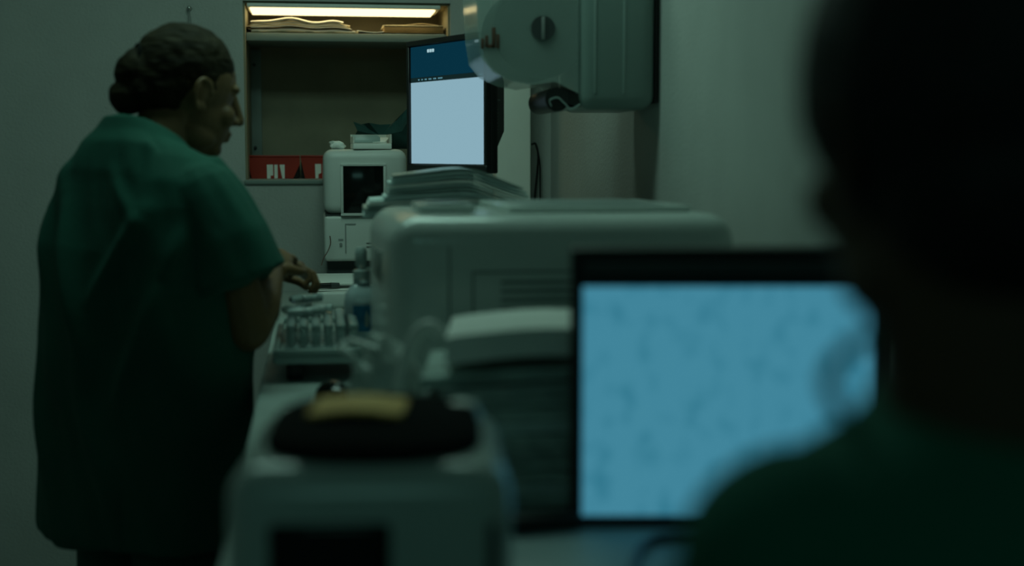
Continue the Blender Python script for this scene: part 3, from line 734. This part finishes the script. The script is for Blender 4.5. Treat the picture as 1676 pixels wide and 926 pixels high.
# ------------------------------------------------------------------ towel dispenser on the right wall
dY = 3.12
d0 = PX(1040, 90, XR)
fx = P(780, 60, 3.02).x
dz0 = P(960, 182, 3.15).z
t = thing('towel_dispenser', 'grey wall towel dispenser with smoked cover showing the paper roll', 'dispenser', (XR, dY, dz0))
DD = XR-fx; bt = 0.42; hwY = 0.125
# back housing (XR side), thickness ~0.38 of the depth
bd = DD*0.42
b = B(); box(b, (-bd/2-0.012, 0, bt/2), (bd, 2*hwY+0.02, bt), 0.030, 5); obj('back_housing', b, M['housingd'], t)
for k in (0.42, 0.80):
    b = B(); box(b, (-0.012-bd*k, -hwY-0.0102, bt/2), (0.006, 0.003, bt-0.07), 0.001); obj('rib', b, M['tray'], t)
b = B(); box(b, (-0.006, 0, bt/2), (0.0115, 2*hwY-0.02, bt-0.03), 0.003); obj('shadow_gap_plate', b, M['black'], t)  # back plate, black to stand in for the shadow against the wall
# cover shell profile in XZ (side outline), hollow-ish: two side skins and the wrapped front
x0 = -bd-0.013; x1 = -DD
prof_c = [(x0, 0.035), (x0-0.05, 0.060), (x0-0.10, 0.052), (x1+0.075, 0.060), (x1+0.035, 0.078), (x1+0.010, 0.108), (x1+0.002, 0.16), (x1-0.004, 0.26), (x1+0.004, 0.36), (x1+0.05, 0.40), (x0, 0.41)]
b = B(); th = 0.004
inner = []
cxp = sum(p[0] for p in prof_c)/len(prof_c); czp = sum(p[1] for p in prof_c)/len(prof_c)
for x, z in prof_c:
    v = Vector((cxp-x, czp-z)); v.normalize(); inner.append((x+v.x*th, z+v.y*th))
for (ya, yb) in ((-hwY, -hwY+0.003), (hwY-0.003, hwY)):
    A_ = [b.verts.new((x, ya, z)) for x, z in prof_c]; B_ = [b.verts.new((x, yb, z)) for x, z in prof_c]
    b.faces.new(A_); b.faces.new(B_[::-1])
    for i in range(len(prof_c)): j = (i+1) % len(prof_c); b.faces.new((A_[j], A_[i], B_[i], B_[j]))
o_ = []
for y_ in (-hwY+0.003, hwY-0.003):
    o_.append(([b.verts.new((x, y_, z)) for x, z in prof_c], [b.verts.new((x, y_, z)) for x, z in inner]))
for i in range(len(prof_c)-1):
    b.faces.new((o_[0][0][i], o_[0][0][i+1], o_[1][0][i+1], o_[1][0][i])); b.faces.new((o_[0][1][i+1], o_[0][1][i], o_[1][1][i], o_[1][1][i+1]))
cv = obj('cover', b, M['smoke'], t)
# paper roll with hub
hub = P(893, 44, 3.0); rcx = hub.x-XR; rcz = hub.z-dz0
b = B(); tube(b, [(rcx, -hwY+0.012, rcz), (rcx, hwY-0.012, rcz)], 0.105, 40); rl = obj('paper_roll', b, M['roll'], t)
b = B(); tube(b, [(rcx, -hwY-0.003, rcz), (rcx, -hwY+0.0118, rcz)], 0.026, 24); hb = obj('hub', b, M['dark'], t)
obj('hub_bar', box(B(), (rcx, -hwY-0.004, rcz), (0.007, 0.004, 0.048), 0.001), M['vent'], hb)
# logo-like dark marks on the cover
for k, (px_, py_, w_, h_) in enumerate(((792, 70, 5, 16), (799, 66, 5, 18), (811, 60, 6, 32), (818, 66, 5, 22), (805, 74, 12, 6))):
    q = P(px_, py_, 2.99); obj('cover_mark', box(B(), (q.x-XR, -hwY-0.001, q.z-dz0), (w_/740, 0.0015, h_/740), 0.0005), M['wire'], cv)
# towel exit: dark mouth and curled paper
b = B(); tube(b, [(x0-0.045, -hwY+0.006, 0.022), (x0-0.045, hwY-0.006, 0.022)], 0.026, 20)
obj('exit_roller', b, M['black'], t)
obj('exit_throat', box(B(), (x0-0.012, 0, 0.026), (0.05, 2*hwY-0.02, 0.034), 0.006, rot=Euler((0, rad(8), 0))), M['black'], t)
pts2 = [(x0+0.005, 0.010), (x0-0.015, 0.000), (x0-0.03, 0.012), (x0-0.045, 0.024), (x0-0.062, 0.018), (x0-0.058, 0.006)]
sp_ = spline([(x, 0, z) for x, z in pts2], 6); b = B()
rr = [[b.verts.new((p.x, y_, p.z+dz)) for p in sp_] for y_ in (-hwY-0.002, hwY-0.01) for dz in (0, 0.004)]
for i in range(len(sp_)-1):
    b.faces.new((rr[0][i], rr[0][i+1], rr[2][i+1], rr[2][i])); b.faces.new((rr[1][i+1], rr[1][i], rr[3][i], rr[3][i+1]))
    b.faces.new((rr[0][i+1], rr[0][i], rr[1][i], rr[1][i+1])); b.faces.new((rr[2][i], rr[2][i+1], rr[3][i+1], rr[3][i]))
for e in (0, -1): b.faces.new((rr[0][e], rr[1][e], rr[3][e], rr[2][e]))
obj('towel_end', b, M['tray'], t)

# ------------------------------------------------------------------ people
def head_parts(bm, T, hair=False, full=True):
    """head in its own frame (x right, y face, z up, origin between the ears) mapped by the 4x4 T"""
    R3 = T.to_3x3()
    def E(c, r, n=24, m=16): ell(bm, T @ Vector(c), r, R3, n, m)
    E((0, -0.012, 0.030), (0.074, 0.095, 0.090))
    E((0, 0.022, -0.030), (0.060, 0.066, 0.078))
    E((0, 0.056, -0.082), (0.030, 0.026, 0.022))             # chin
    for s in (-1, 1):
        E((s*0.042, 0.012, -0.068), (0.018, 0.040, 0.026))   # jaw
        E((s*0.040, 0.060, -0.022), (0.020, 0.020, 0.022))   # cheekbone
        E((s*0.026, 0.070, 0.032), (0.024, 0.012, 0.010))    # brow
        E((s*0.012, 0.092, -0.024), (0.009, 0.010, 0.008))   # nostril
    cap(bm, T @ Vector((0, 0.082, 0.026)), T @ Vector((0, 0.106, -0.018)), 0.009, 0.0115, 12)
    E((0, 0.085, -0.048), (0.021, 0.010, 0.006)); E((0, 0.083, -0.059), (0.019, 0.010, 0.007))   # lips
    for s in (-1, 1):                                         # ears: helix ring + lobe + concha
        pts = [(s*0.074, 0.008, -0.020), (s*0.080, -0.010, -0.026), (s*0.088, -0.022, -0.004), (s*0.090, -0.022, 0.018), (s*0.084, -0.008, 0.030), (s*0.078, 0.008, 0.020), (s*0.075, 0.012, 0.004)]
        sp = spline(pts, 4); tube(bm, [T @ p for p in sp], 0.0048, 8)
        E((s*0.077, -0.003, -0.020), (0.006, 0.010, 0.010)); E((s*0.076, -0.006, 0.004), (0.006, 0.013, 0.022))
def hand(bm, wrist, dirv, palm_n, L=0.185, curl=35, side=1, spreadf=1.0):
    """wrist -> dirv is the finger direction, palm_n the way the palm faces, side: +1 thumb on dirv x palm_n"""
    d = dirv.normalized(); nrm = (palm_n - d*palm_n.dot(d)).normalized(); sd = d.cross(nrm).normalized()*side
    w = Vector(wrist); PLm = L*0.52
    R = Matrix((sd, d, nrm)).transposed()
    ell(bm, w+d*PLm*0.55, (0.040, PLm*0.62, 0.015), R); ell(bm, w+d*PLm*0.30+sd*0.022+nrm*0.006, (0.018, 0.032, 0.014), R)
    for off, ln, cr in ((0.030, 0.92, 0), (0.010, 1.0, 4), (-0.010, 0.94, 8), (-0.029, 0.74, 14)):
        p = w+d*PLm*0.92+sd*off; dd = d + sd*off*1.2*spreadf; dd.normalize(); seg = [0.040*ln, 0.026*ln, 0.020*ln]; a = rad(curl*0.6+cr); r = 0.0088
        for k, sg in enumerate(seg):
            v = dd*cos(a)+nrm*sin(a); q = p+v*sg; cap(bm, p, q, r, r*0.92, 10); p = q; r *= 0.92; a += rad(curl)
    p = w+d*PLm*0.28+sd*0.030; v1 = (d*0.75+sd*0.62+nrm*0.30).normalized(); v2 = (d*0.92+sd*0.16+nrm*0.42).normalized()
    q = p+v1*0.040; cap(bm, p, q, 0.0125, 0.0105, 10); q2 = q+v2*0.030; cap(bm, q, q2, 0.0105, 0.0095, 10); cap(bm, q2, q2+(v2*0.8+nrm*0.4).normalized()*0.020, 0.0095, 0.0085, 10)

# ---- standing person (local: x right, y facing, z up)
base = P(246, 600, 2.72); rzp = -YAW-rad(40)
t = thing('person', 'standing person in green scrubs with a hair bun, head bent over the tray', 'person', (base.x, base.y, 0), rzp)
hT = Matrix.Translation((0.008, 0.100, 1.458)) @ Matrix.Rotation(rad(-16), 4, 'Z') @ Matrix.Rotation(rad(-14), 4, 'X') @ Matrix.Scale(1.06, 4)
bm = B(); head_parts(bm, hT)
cap(bm, (0, 0.0, 1.30), hT @ Vector((0, -0.028, -0.035)), 0.064, 0.055, 20); cap(bm, (0, 0.02, 1.33), hT @ Vector((0, 0.0, -0.06)), 0.052, 0.045, 20)
loft(bm, [(0, 0.0, 0.88, 0.155, 0.10), (0, 0.0, 1.0, 0.145, 0.10), (0, 0.0, 1.15, 0.16, 0.10), (0, 0.0, 1.24, 0.145, 0.078), (0, 0.0, 1.29, 0.09, 0.06), (0, 0.0, 1.38, 0.06, 0.055)], 30, 2.2)
Sr, Er, Wr = Vector((0.200, 0.004, 1.276)), Vector((0.230, 0.050, 1.026)), Vector((0.122, 0.195, 1.118))
Sl, El, Wl = Vector((-0.178, 0.0, 1.285)), Vector((-0.225, 0.085, 1.02)), Vector((-0.020, 0.29, 1.10))
for Sx, Ex, Wx, sd in ((Sr, Er, Wr, -1), (Sl, El, Wl, 1)):
    mid = Sx.lerp(Ex, 0.5); fm = Ex.lerp(Wx, 0.35)
    limb(bm, [(Sx+Vector((0, 0, -0.018)), 0.036), (mid, 0.044), (Ex, 0.048), (fm, 0.053), (Ex.lerp(Wx, 0.75), 0.042), (Wx, 0.032)])
    dv = (Wx-Ex).normalized()
    hand(bm, Wx, (dv+Vector((0, 0.10, -0.12))), Vector((-0.45*(-sd), 0.15, -0.85)), 0.165, 46, sd)
for s in (-1, 1):
    limb(bm, [(Vector((s*0.085, 0.0, 0.88)), 0.082), (Vector((s*0.095, 0.01, 0.50)), 0.056), (Vector((s*0.10, -0.01, 0.30)), 0.052), (Vector((s*0.10, -0.02, 0.08)), 0.036)])
    cap(bm, (s*0.10, -0.02, 0.05), (s*0.105, 0.13, 0.035), 0.034, 0.028)
body = fuse('body', bm, M['skin'], t, 0.0034, 5, 0.5)
# scrub top
bm = B()
loft(bm, [(0, -0.025, 0.615, 0.244, 0.158), (0, -0.025, 0.63, 0.246, 0.160), (0, -0.02, 0.75, 0.245, 0.158), (0, -0.016, 0.90, 0.243, 0.155), (0, -0.014, 1.05, 0.238, 0.150), (0, -0.012, 1.17, 0.230, 0.144),
          (0.008, -0.008, 1.25, 0.220, 0.132), (0.012, -0.006, 1.300, 0.200, 0.116), (0.014, -0.002, 1.342, 0.160, 0.096), (0, 0.0, 1.365, 0.110, 0.078), (0, 0.004, 1.392, 0.083, 0.068)], 44, 2.5)
for Sx, Ex, s in ((Sr, Er, 1), (Sl, El, -1)):
    a = Sx+Vector((-0.02*s, -0.004, -0.012)); hem = Sx.lerp(Ex, 0.60)+Vector((0.008*s, 0.002, 0.0)); d = (hem-a).normalized()
    limb(bm, [(a, 0.076), (Sx.lerp(Ex, 0.35)+Vector((0.004*s, 0, 0)), 0.082)])
    tube(bm, [a, Sx.lerp(Ex, 0.35)+Vector((0.004*s, 0, 0)), hem, hem+d*0.016], [0.070, 0.083, 0.095, 0.097], 30)
for v in bm.verts:
    if v.co.z > 1.25 and abs(v.co.x) < 0.13: v.co.z -= v.co.y*0.5*(v.co.z-1.25)/0.14
FOLDS = [(-0.06, 1.27, 0.05, 0.93, 0.020, 0.022), (-0.13, 1.22, -0.06, 0.90, 0.012, 0.020), (0.16, 1.24, 0.04, 1.06, 0.018, 0.018), (0.20, 1.12, 0.10, 0.86, 0.016, 0.020),
         (-0.14, 0.98, -0.09, 0.70, 0.011, 0.020), (0.02, 0.92, 0.12, 0.68, 0.014, 0.022), (0.06, 1.32, 0.17, 1.20, 0.010, 0.014), (0.215, 1.22, 0.20, 1.12, 0.010, 0.012)]
def wr(co):
    f = noise.noise(Vector((co.x*9, co.y*9, co.z*2.6+4)))*0.017 + noise.noise(Vector((co.x*22+co.z*7, co.y*20, co.z*6)))*0.008
    f += 0.009*math.sin(26*(co.x*0.9+co.z*0.55)+3*noise.noise(co*3))*max(0, min(1, (1.30-co.z)/0.3))*max(0.0, min(1.0, (co.z-0.9)/0.2))
    for (xa, za, xb, zb, am, w) in FOLDS:
        ab = Vector((xb-xa, zb-za)); ap = Vector((co.x-xa, co.z-za)); q = max(0, min(1, ap.dot(ab)/ab.length_squared)); d = (ap-ab*q).length
        f += am*math.exp(-(d/w)**2)*math.sin(pi*min(1, max(0, 0.08+0.9*q)))*(1 if (co.y < 0.02 or xa > 0.19) else 0.2)
    k = max(0, min(1, (1.40-co.z)/0.1)); return max(f, -0.009)*k
top_ = fuse('scrub_top', bm, M['scrub'], t, 0.0055, 4, 0.5, wr)
b = B(); rg = spline([(0.069*cos(a), 0.004+0.061*sin(a), 1.384-0.032*sin(a)) for a in [2*pi*k/12 for k in range(13)]], 3)
tube(b, rg[:-1], 0.007, 8, closed=True); obj('neck_band', b, M['scrub'], top_)
bm = B()
loft(bm, [(0, 0, 0.60, 0.175, 0.125), (0, 0, 0.80, 0.185, 0.128), (0, 0, 0.95, 0.16, 0.118)], 30, 2.3)
for s in (-1, 1): tube(bm, [(s*0.09, 0, 0.84), (s*0.095, 0.0, 0.62), (s*0.10, -0.005, 0.35), (s*0.10, -0.015, 0.07)], [0.105, 0.098, 0.088, 0.082], 26)
fuse('trousers', bm, M['trouser'], t, 0.008, 4, 0.5, lambda co: 0.006*noise.noise(Vector((co.x*10, co.y*10, co.z*5))))
for s in (-1, 1):
    b = B(); loft(b, [(s*0.103, 0.05, 0.0, 0.046, 0.135), (s*0.103, 0.05, 0.03, 0.048, 0.138), (s*0.103, 0.035, 0.07, 0.044, 0.11), (s*0.103, -0.01, 0.10, 0.040, 0.06)], 24, 2.3); obj('shoe', b, M['shoe'], t)
# hair: close cap, tied back, bun
bm = B(); R3 = hT.to_3x3()
ell(bm, hT @ Vector((0, -0.020, 0.041)), (0.0765, 0.098, 0.092), R3, 28, 20)
ell(bm, hT @ Vector((0, -0.045, 0.010)), (0.068, 0.072, 0.070), R3, 24, 16)
bun0 = hT @ Vector((-0.004, -0.106, 0.020)); 
ell(bm, hT @ Vector((-0.004, -0.105, 0.038)), (0.030, 0.030, 0.026), R3)
ell(bm, bun0+Vector((0, 0, -0.004)), (0.046, 0.038, 0.044)); ell(bm, bun0+Vector((-0.010, -0.014, -0.050)), (0.040, 0.034, 0.034)); ell(bm, bun0+Vector((0.02, -0.002, -0.036)), (0.030, 0.03, 0.034))
fuse('hair', bm, M['hair'], t, 0.0035, 5, 0.5, lambda co: 0.0025*noise.noise(Vector((co.x*25, co.y*70, co.z*70)))+0.003*noise.noise(co*28))
b = B(); c_ = hT @ Vector((-0.006, -0.112, 0.040)); ax = (hT.to_3x3() @ Vector((-0.1, -1, 0))).normalized(); u_ = ax.orthogonal().normalized(); v_ = ax.cross(u_)
tube(b, [c_+(u_*cos(2*pi*k/16)+v_*sin(2*pi*k/16))*0.030 for k in range(16)], 0.004, 8, closed=True); obj('hair_tie', b, M['lidm'], t)

# ---- seated person in the near right
base = P(1640, 700, 0.80); rz2 = -YAW+rad(12)
seat = 0.665
t = thing('person', 'seated person seen from behind as a dark silhouette in front of the blue screen', 'person', (base.x, base.y, 0), rz2)
hc = P(1562, 245, 0.80)
loc = Matrix.Rotation(-rz2, 3, 'Z') @ (hc-Vector((base.x, base.y, 0)))
hT2 = Matrix.Translation(loc) @ Matrix.Rotation(rad(6), 4, 'Z') @ Matrix.Rotation(rad(-8), 4, 'X')
bm = B(); head_parts(bm, hT2)
nz = 1.225
cap(bm, (loc.x*0.4, -0.01, nz-0.02), hT2 @ Vector((0, -0.02, -0.03)), 0.062, 0.056, 20)
loft(bm, [(0, 0.03, seat, 0.17, 0.12), (0, 0.02, seat+0.12, 0.155, 0.105), (0, 0.0, seat+0.30, 0.165, 0.11), (0, 0.0, 1.10, 0.165, 0.09), (0, 0.0, 1.16, 0.12, 0.07), (0, 0.0, 1.215, 0.06, 0.055)], 30, 2.2)
Sh = 1.128
for s, Ex, Wx in ((-1, Vector((-0.162, 0.08, 0.885)), Vector((-0.15, 0.27, 0.985))), (1, Vector((0.18, 0.04, 0.885)), Vector((0.08, 0.27, 0.985)))):
    Sx = Vector((s*0.125, 0, Sh)); limb(bm, [(Sx, 0.044), (Sx.lerp(Ex, 0.5), 0.045), (Ex, 0.041), (Ex.lerp(Wx, 0.4), 0.040), (Wx, 0.027)])
    hand(bm, Wx, (Wx-Ex)*Vector((1, 1, 0)), Vector((0, 0, -1)), 0.175, 18, s)
for s in (-1, 1):
    limb(bm, [(Vector((s*0.09, 0.02, seat+0.095)), 0.078), (Vector((s*0.125, 0.33, seat+0.045)), 0.056), (Vector((s*0.125, 0.31, 0.46)), 0.048), (Vector((s*0.125, 0.27, 0.27)), 0.034)])
    cap(bm, (s*0.125, 0.27, 0.25), (s*0.125, 0.37, 0.232), 0.032, 0.026)
fuse('body', bm, M['skin2'], t, 0.0045, 5, 0.5)
bm = B()
loft(bm, [(0, 0.01, seat+0.015, 0.19, 0.135), (0, 0.01, seat+0.15, 0.185, 0.13), (0, 0.0, 1.00, 0.180, 0.128), (0, -0.003, 1.08, 0.178, 0.120), (0, -0.004, 1.135, 0.150, 0.104), (0, 0, 1.172, 0.128, 0.086), (0, 0.002, 1.200, 0.080, 0.068), (0.0, 0.004, 1.226, 0.064, 0.060)], 40, 2.4)
for s, Ex in ((-1, Vector((-0.162, 0.08, 0.885))), (1, Vector((0.18, 0.04, 0.885)))):
    Sx = Vector((s*0.120, 0, Sh-0.008)); hem = Sx.lerp(Ex, 0.62); d = (hem-Sx).normalized()
    ell(bm, Sx, (0.070, 0.070, 0.068)); tube(bm, [Sx, Sx.lerp(Ex, 0.3), hem, hem+d*0.015], [0.066, 0.074, 0.082, 0.083], 28)
fuse('scrub_top', bm, M['scrub2'], t, 0.006, 5, 0.5, lambda co: 0.006*noise.noise(co*11)*max(0, min(1, (1.22-co.z)/0.05)))
bm = B()
loft(bm, [(0, 0.02, seat+0.012, 0.175, 0.13), (0, 0.02, seat+0.14, 0.165, 0.12)], 30, 2.3)
for s in (-1, 1): tube(bm, spline([(s*0.09, 0.02, seat+0.10), (s*0.122, 0.31, seat+0.055), (s*0.125, 0.34, 0.54), (s*0.125, 0.28, 0.30)], 4), [0.082, 0.081, 0.08, 0.079, 0.078, 0.077, 0.076, 0.075, 0.074, 0.072, 0.071, 0.070, 0.070][:13], 24)
fuse('trousers', bm, M['trouser'], t, 0.008, 4, 0.5)
for s in (-1, 1):
    b = B(); loft(b, [(s*0.125, 0.31, 0.208, 0.044, 0.12), (s*0.125, 0.31, 0.235, 0.046, 0.123), (s*0.125, 0.29, 0.27, 0.042, 0.09), (s*0.125, 0.27, 0.30, 0.04, 0.055)], 24, 2.3); obj('shoe', b, M['shoe'], t)
bm = B(); R3 = hT2.to_3x3()
ell(bm, hT2 @ Vector((0, -0.022, 0.040)), (0.093, 0.108, 0.106), R3, 28, 20); ell(bm, hT2 @ Vector((0, -0.050, -0.020)), (0.074, 0.062, 0.070), R3, 24, 16)
fuse('hair', bm, M['hairb'], t, 0.004, 5, 0.5, lambda co: 0.003*noise.noise(co*40))
# strap loop standing off the neck at the left
R_ = Matrix.Rotation(-rz2, 3, 'Z'); L2 = lambda px, py, D: R_ @ (P(px, py, D)-Vector((base.x, base.y, 0)))
b = B(); tube(b, spline([L2(1455, 545, 0.80), L2(1405, 560, 0.79), L2(1362, 600, 0.78), L2(1358, 645, 0.78), L2(1400, 700, 0.79), L2(1460, 730, 0.80)], 6), 0.0045, 8)
obj('neck_strap', b, M['scrub2'], t)

# stool
t = thing('stool', 'dark padded stool under the seated person', 'stool', (base.x, base.y, 0), rz2)
b = B(); lathe(b, [(0.13, seat-0.075), (0.16, seat-0.06), (0.165, seat-0.02), (0.15, seat-0.004), (0.08, seat-0.001)], 32); obj('seat', b, M['stool'], t)
b = B(); tube(b, [(0, 0, 0.07), (0, 0, seat-0.075)], 0.022, 16); obj('post', b, M['metal'], t)
b = B(); tube(b, [(0.23*cos(a), 0.23*sin(a), 0.188) for a in [2*pi*k/28 for k in range(28)]], 0.009, 8, closed=True)
for k in range(4): a = pi/2*k+pi/4; tube(b, [(0.02*cos(a), 0.02*sin(a), 0.188), (0.23*cos(a), 0.23*sin(a), 0.188)], 0.007, 8)
obj('foot_ring', b, M['metal'], t)
for k in range(5):
    a = 2*pi*k/5; b = B(); tube(b, [(0, 0, 0.08), (0.24*cos(a), 0.24*sin(a), 0.055)], [0.02, 0.013], 10); lg = obj('leg', b, M['metal'], t)
    b = B(); ell(b, (0.24*cos(a), 0.24*sin(a), 0.025), (0.024, 0.024, 0.025)); obj('castor', b, M['black'], lg)
